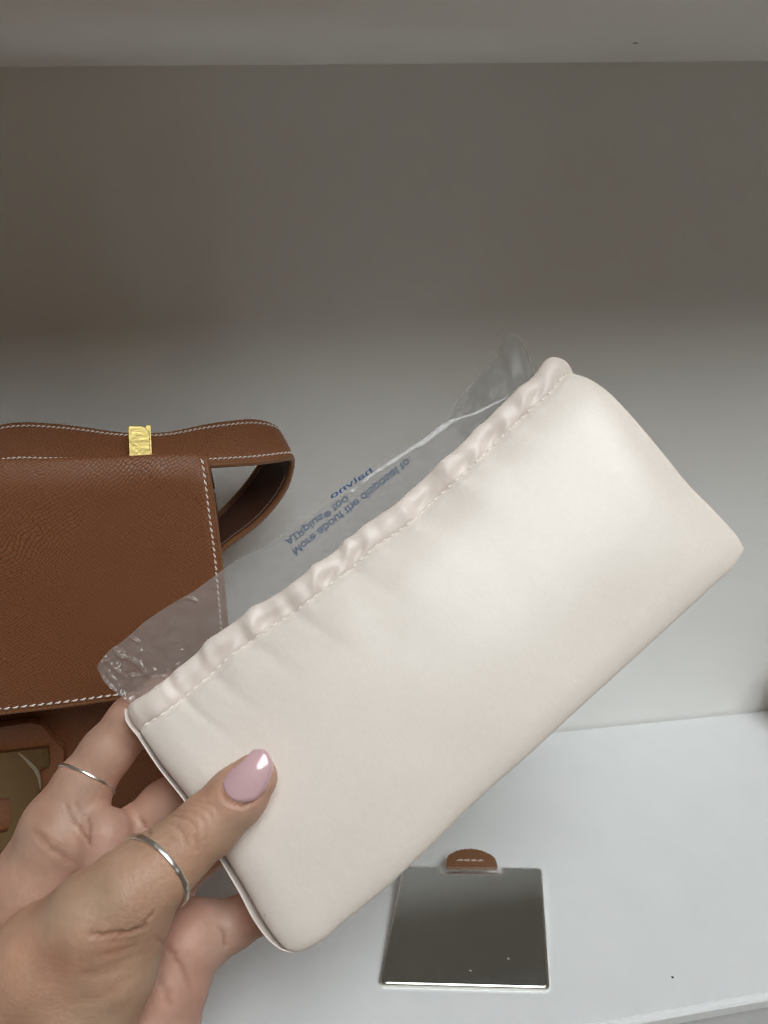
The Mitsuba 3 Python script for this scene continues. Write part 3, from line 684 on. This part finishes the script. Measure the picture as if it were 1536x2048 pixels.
def surface_nets(f, ax):
    nx, ny, nz = map(len, ax)
    k_ = 5                                              # blocks far from the skin keep one value
    bi = [np.minimum(np.arange(0, n, k_) + k_ // 2, n - 1) for n in (nx, ny, nz)]
    bc = np.stack(np.meshgrid(*[a[i] for a, i in zip(ax, bi)], indexing='ij'), -1)
    bd = f(bc.reshape(-1, 3)).reshape(bc.shape[:3])
    span = [np.array([a[min(j + k_, len(a) - 1)] - a[j] for j in range(0, len(a), k_)]) for a in ax]
    rad = np.sqrt(span[0][:, None, None] ** 2 + span[1][None, :, None] ** 2 + span[2][None, None] ** 2)
    big = lambda a: np.repeat(np.repeat(np.repeat(a, k_, 0), k_, 1), k_, 2)[:nx, :ny, :nz]
    Vv = big(bd).astype(np.float32)
    near = np.argwhere(big(np.abs(bd) < rad * 1.15 + .003))
    for i in range(0, len(near), 400000):
        q = near[i:i + 400000]
        Vv[tuple(q.T)] = f(np.stack([ax[j][q[:, j]] for j in range(3)], 1))
    s_ = Vv < 0
    cells = np.zeros((nx - 1, ny - 1, nz - 1), np.int8)
    for a in (0, 1):
        for b in (0, 1):
            for c in (0, 1): cells += s_[a:nx - 1 + a, b:ny - 1 + b, c:nz - 1 + c]
    act = np.argwhere((cells > 0) & (cells < 8))
    idx = -np.ones(cells.shape, int); idx[tuple(act.T)] = np.arange(len(act))
    acc, cnt = np.zeros((len(act), 3)), np.zeros(len(act))
    cr = [(a, b, c) for a in (0, 1) for b in (0, 1) for c in (0, 1)]
    for i, p in enumerate(cr):
        for q in cr[i + 1:]:
            if sum(abs(x - y) for x, y in zip(p, q)) != 1: continue
            ia, ib = act + p, act + q
            va, vb = Vv[tuple(ia.T)], Vv[tuple(ib.T)]
            m_ = (va < 0) != (vb < 0)
            t_ = np.where(m_, va / np.where(m_, va - vb, 1), 0)
            pa = np.stack([ax[k][ia[:, k]] for k in range(3)], 1); pb = np.stack([ax[k][ib[:, k]] for k in range(3)], 1)
            acc += np.where(m_[:, None], pa + (pb - pa) * t_[:, None], 0); cnt += m_
    vert = acc / cnt[:, None]
    faces = []
    for k in range(3):
        o = [np.eye(3, dtype=int)[j] for j in range(3) if j != k]
        sl = [slice(1, -1)] * 3; sl[k] = slice(0, -1)
        sh = list(sl); sh[k] = slice(1, None)
        a_, b_ = s_[tuple(sl)], s_[tuple(sh)]
        e_ = np.argwhere(a_ != b_); off = np.ones(3, int); off[k] = 0
        e_ = e_ + off
        q_ = np.stack([idx[tuple((e_ - o[0] * i - o[1] * j).T)] for i, j in ((0, 0), (1, 0), (1, 1), (0, 1))], 1)
        inside = s_[tuple(e_.T)]
        fl_ = inside if k != 1 else ~inside
        q_[~fl_] = q_[~fl_][:, ::-1]
        faces.append(q_)
    return trimesh.Trimesh(vert, tri(np.vstack(faces)), process=False)
ax = [axis(-.24, -.015, -.130, -.018, .00062, .006), axis(.05, .31, .054, .172, .00062, .006), axis(.17, .29, .206, .283, .0007, .004)]
hand = surface_nets(hand_sdf, ax)
if hand.volume < 0: hand.invert()
trimesh.smoothing.filter_taubin(hand, lamb=.5, nu=.52, iterations=18)
# creases: lines on the skin pressed in
from scipy.spatial import cKDTree
hv = hand.vertices.copy(); hn = hand.vertex_normals.copy()
vis = hn[:, 2] < .15
proj = np.stack([hv[:, 0] / hv[:, 2] * F + 768, hv[:, 1] / hv[:, 2] * F + 1024], 1)
def surface_line(px):            # the nearest skin under each point of a line drawn on the hand
    cp = curve(px, 60)
    out = []
    for q in cp:
        d2 = ((proj - q) ** 2).sum(1); d2[~vis] = 1e9
        near = np.argsort(d2)[:6]
        near = near[np.argmin(hv[near, 2])]
        out.append(hv[near])
    return np.array(out)
creases = [  # points, depth mm, width mm
    ([(338, 1628), (362, 1633), (382, 1645), (392, 1662)],   .34, .42), ([(330, 1643), (350, 1652), (368, 1672), (374, 1694)], .32, .4),
    ([(352, 1618), (380, 1622), (404, 1640), (416, 1664)], .3, .4), ([(366, 1608), (396, 1612), (420, 1630), (428, 1650)], .26, .36),
    ([(384, 1600), (412, 1604), (434, 1622), (440, 1636)], .2, .45), ([(402, 1650), (412, 1668), (410, 1690)], .22, .5),
    ([(322, 1660), (340, 1672), (352, 1692)], .2, .5), ([(386, 1668), (394, 1684), (392, 1704)], .3, .45),
    ([(172, 1862), (205, 1870), (245, 1869), (280, 1860), (300, 1849)], .75, .75), ([(150, 1950), (195, 1944), (240, 1928), (276, 1906)], .22, 1.3),
    ([(200, 1912), (240, 1904), (282, 1886)], .22, 1.0), ([(140, 2008), (200, 1992), (256, 1966)], .2, 1.6), ([(190, 1884), (240, 1884), (290, 1868)], .18, .8),
    ([(286, 1850), (300, 1836), (312, 1818)], .4, .6), ([(170, 1960), (230, 1945), (270, 1925)], .12, .9),
    ([(128, 1598), (146, 1632), (166, 1668), (182, 1694)], .5, .5), ([(168, 1616), (177, 1646), (176, 1672), (170, 1690)], .4, .6),
    ([(150, 1600), (160, 1612), (166, 1632)], .35, .6), ([(60, 1650), (100, 1690), (150, 1730)], .4, 1.0),
    ([(304, 1872), (335, 1895), (362, 1930), (386, 1985)], .4, .8), ([(310, 1940), (330, 1975), (345, 2020)], .3, 1.0),
    ([(440, 1846), (452, 1870), (454, 1898)], .6, .7), 
    ([(272, 1630), (290, 1648), (300, 1672)], .5, .6),
    ([(542, 1536), (534, 1572), (518, 1594), (500, 1608), (480, 1611), (460, 1604), (444, 1586), (440, 1570)], .7, .55),
]
disp = np.zeros(len(hv))
for px, dep, wid in creases:
    L3 = surface_line(px)
    dd, jj = cKDTree(L3).query(hv, distance_upper_bound=wid * MM * 5)
    ok = np.isfinite(dd)
    tpos = jj[ok] / (len(L3) - 1)
    fade = np.clip(np.minimum(tpos, 1 - tpos) * 5, 0, 1) ** .7
    x_ = dd[ok] / (wid * MM)
    disp[ok] -= dep * MM * fade * (np.exp(-x_ ** 2) - .06 * np.exp(-((x_ - 2.2) / 1.0) ** 2))
skin_n = meshkit.fbm(hv * 900, 3, 4) - .5
disp += .00012 * skin_n + .0007 * (meshkit.fbm(hv * 90, 2, 6) - .5)
hv2 = hv + hn * disp[:, None]
d_, parts = hand_sdf(hv, True)
wts = {n: np.exp(-np.clip(e, 0, None) / .0025) for n, e in parts.items()}
wsum = sum(wts.values())
col = sum(wts[n][:, None] * CH[n][1] for n in parts) / wsum[:, None]
mott = meshkit.fbm(hv * 130, 3, 11)[:, None] - .5
col = col * (1 + .22 * mott) + np.array([.10, -.03, -.025]) * (meshkit.fbm(hv * 75, 3, 21)[:, None] - .5)
tipw = np.exp(-np.linalg.norm(hv - cam(505, 1575, .229), axis=1) / .009)[:, None]
col = col * (1 - .45 * tipw) + np.array([.60, .315, .26]) * .45 * tipw
crease_shade = np.clip(-disp / .00045, 0, 1)[:, None]  # shade painted into the pressed-in creases as a reddish darkening
col = np.clip(col * (1 - crease_shade * np.array([.20, .30, .33])), .02, .9)
def to_world(c): return CAM + NEAR * c[:, :1] * RIGHT + NEAR * c[:, 1:2] * DOWN + NEAR * c[:, 2:] * FWD
body = trimesh.Trimesh(to_world(hv2), hand.faces, process=False)
add('person', body, 'skin', smooth=True, color=col)
lab('person', 'bare left hand with pink polished thumbnail holding the satin pouch from the left', 'person')
# thumbnail: a curved plate laid on the tip of the thumb
hand2 = trimesh.Trimesh(hv2, hand.faces, process=False)
npx = np.array([(444, 1562), (458, 1544), (479, 1527), (497, 1508), (509, 1498), (524, 1498), (537, 1510), (543, 1532), (534, 1562), (522, 1584), (505, 1600), (485, 1605), (464, 1600), (450, 1585)], float)
nc, nax = np.array([490.0, 1555.0]), unit(np.array([62.0, -78.0])); nsd = np.array([-nax[1], nax[0]])
# frame of the plate: centre on the thumb's skin, normal turned a little up-left as the nail faces
def cast(px):
    q = np.asarray(px, float); d2 = ((np.stack([hv2[:, 0] / hv2[:, 2] * F + 768, hv2[:, 1] / hv2[:, 2] * F + 1024], 1) - q) ** 2).sum(1)
    d2[~vis] = 1e9; j = np.argsort(d2)[:12]; return hv2[j, 2].min()
dc = cast((484, 1562))
ORI = cam(490, 1556, dc - .0006)
e_a = unit(np.array([nax[0], nax[1], .22])); e_n = unit(np.array([-.12, -.34, -1.0])); e_n = unit(e_n - e_a * (e_n @ e_a)); e_s = np.cross(e_n, e_a)
def nail_local(px):
    out = []
    for q in px:
        r = np.array([(q[0] - 768) / F, (q[1] - 1024) / F, 1.0]); t_ = (ORI @ e_n) / (r @ e_n); w = r * t_ - ORI
        out.append((w @ e_a, w @ e_s))
    return np.array(out)
out2 = nail_local(curve(np.vstack([npx, npx[:1]]), 90))
npoly = Polygon(out2).buffer(0)
m = trimesh.creation.extrude_polygon(npoly, .0006, engine='earcut').subdivide_to_size(.0007)
a_, s_ = m.vertices[:, 0], m.vertices[:, 1]
zc = m.vertices[:, 2] - s_ ** 2 / (2 * .0088) - np.clip(a_, -.02, .02) ** 2 / (2 * .030) - .0008 * np.clip(-(a_ + .006) / .002, 0, 1) ** 2
edge_d = np.array([npoly.exterior.distance(Point(x, y)) for x, y in zip(a_, s_)])
zc = np.where(m.vertices[:, 2] > .0003, zc - .0005 * (1 - dome(edge_d, .0008)), zc - .0016)
NV3 = ORI + a_[:, None] * e_a + s_[:, None] * e_s + (zc + .0007)[:, None] * e_n
add('person__thumbnail', trimesh.Trimesh(to_world(NV3), m.faces, process=False), 'nail_polish', smooth=50)
lab('person__thumbnail', 'glossy pink polished thumbnail')
# rings: bands fitted round the fingers
def ring(center, normal, half_w, thick, seed, key, label, hammer):
    c = cam(*center); n = unit(normal)
    a = unit(np.cross(n, [0.3, .2, 1])); b = np.cross(n, a)
    th = np.linspace(0, 2 * np.pi, 160, endpoint=False)
    dirs = a[None] * np.cos(th)[:, None] + b[None] * np.sin(th)[:, None]
    t_ = np.full(160, .003)
    for _ in range(60):
        t_ = t_ - np.clip(hand_sdf(c + dirs * t_[:, None]), -.002, .002) * .9 * 1.0
        t_ = np.clip(t_, .002, .0135)
    from scipy.ndimage import gaussian_filter1d
    t_ = np.maximum(gaussian_filter1d(t_, 9, mode='wrap'), t_ - .0004)
    t_ = gaussian_filter1d(t_, 4, mode='wrap')
    ps = np.linspace(0, 2 * np.pi, 15)
    cr_ = np.stack([np.sign(np.cos(ps)) * np.abs(np.cos(ps)) ** .75 * half_w, np.sign(np.sin(ps)) * np.abs(np.sin(ps)) ** .75 * thick], 1)
    ham = meshkit.noise(np.stack([np.cos(th) * hammer, np.sin(th) * hammer, 0 * th + seed], 1), seed) - .5
    r_ = t_[:, None] + thick * .35 + cr_[None, :, 1] * (1 + .5 * ham[:, None])
    Xr = c + dirs[:, None] * r_[..., None] + n * (cr_[None, :, 0] * (1 + .3 * ham[:, None]))[..., None]
    Xr = np.concatenate([Xr, Xr[:1]], 0)
    mesh = trimesh.Trimesh(to_world(Xr.reshape(-1, 3)), tri(grid_faces(161, 15)), process=False)
    k_ = add(key, mesh, 'silver', smooth=True); lab(k_, label, 'ring', None)
    return k_
ring((314, 1738, .2275), (.80 * .70, -.60 * .70, .72), .00095, .0006, 3, 'ring', 'hammered silver band ring worn on the thumb', 9)
ring((164, 1552, .2662), (.36, -.76, .54), .0006, .00042, 5, 'ring', 'thin silver ring worn on the index finger beside the bag', 3)
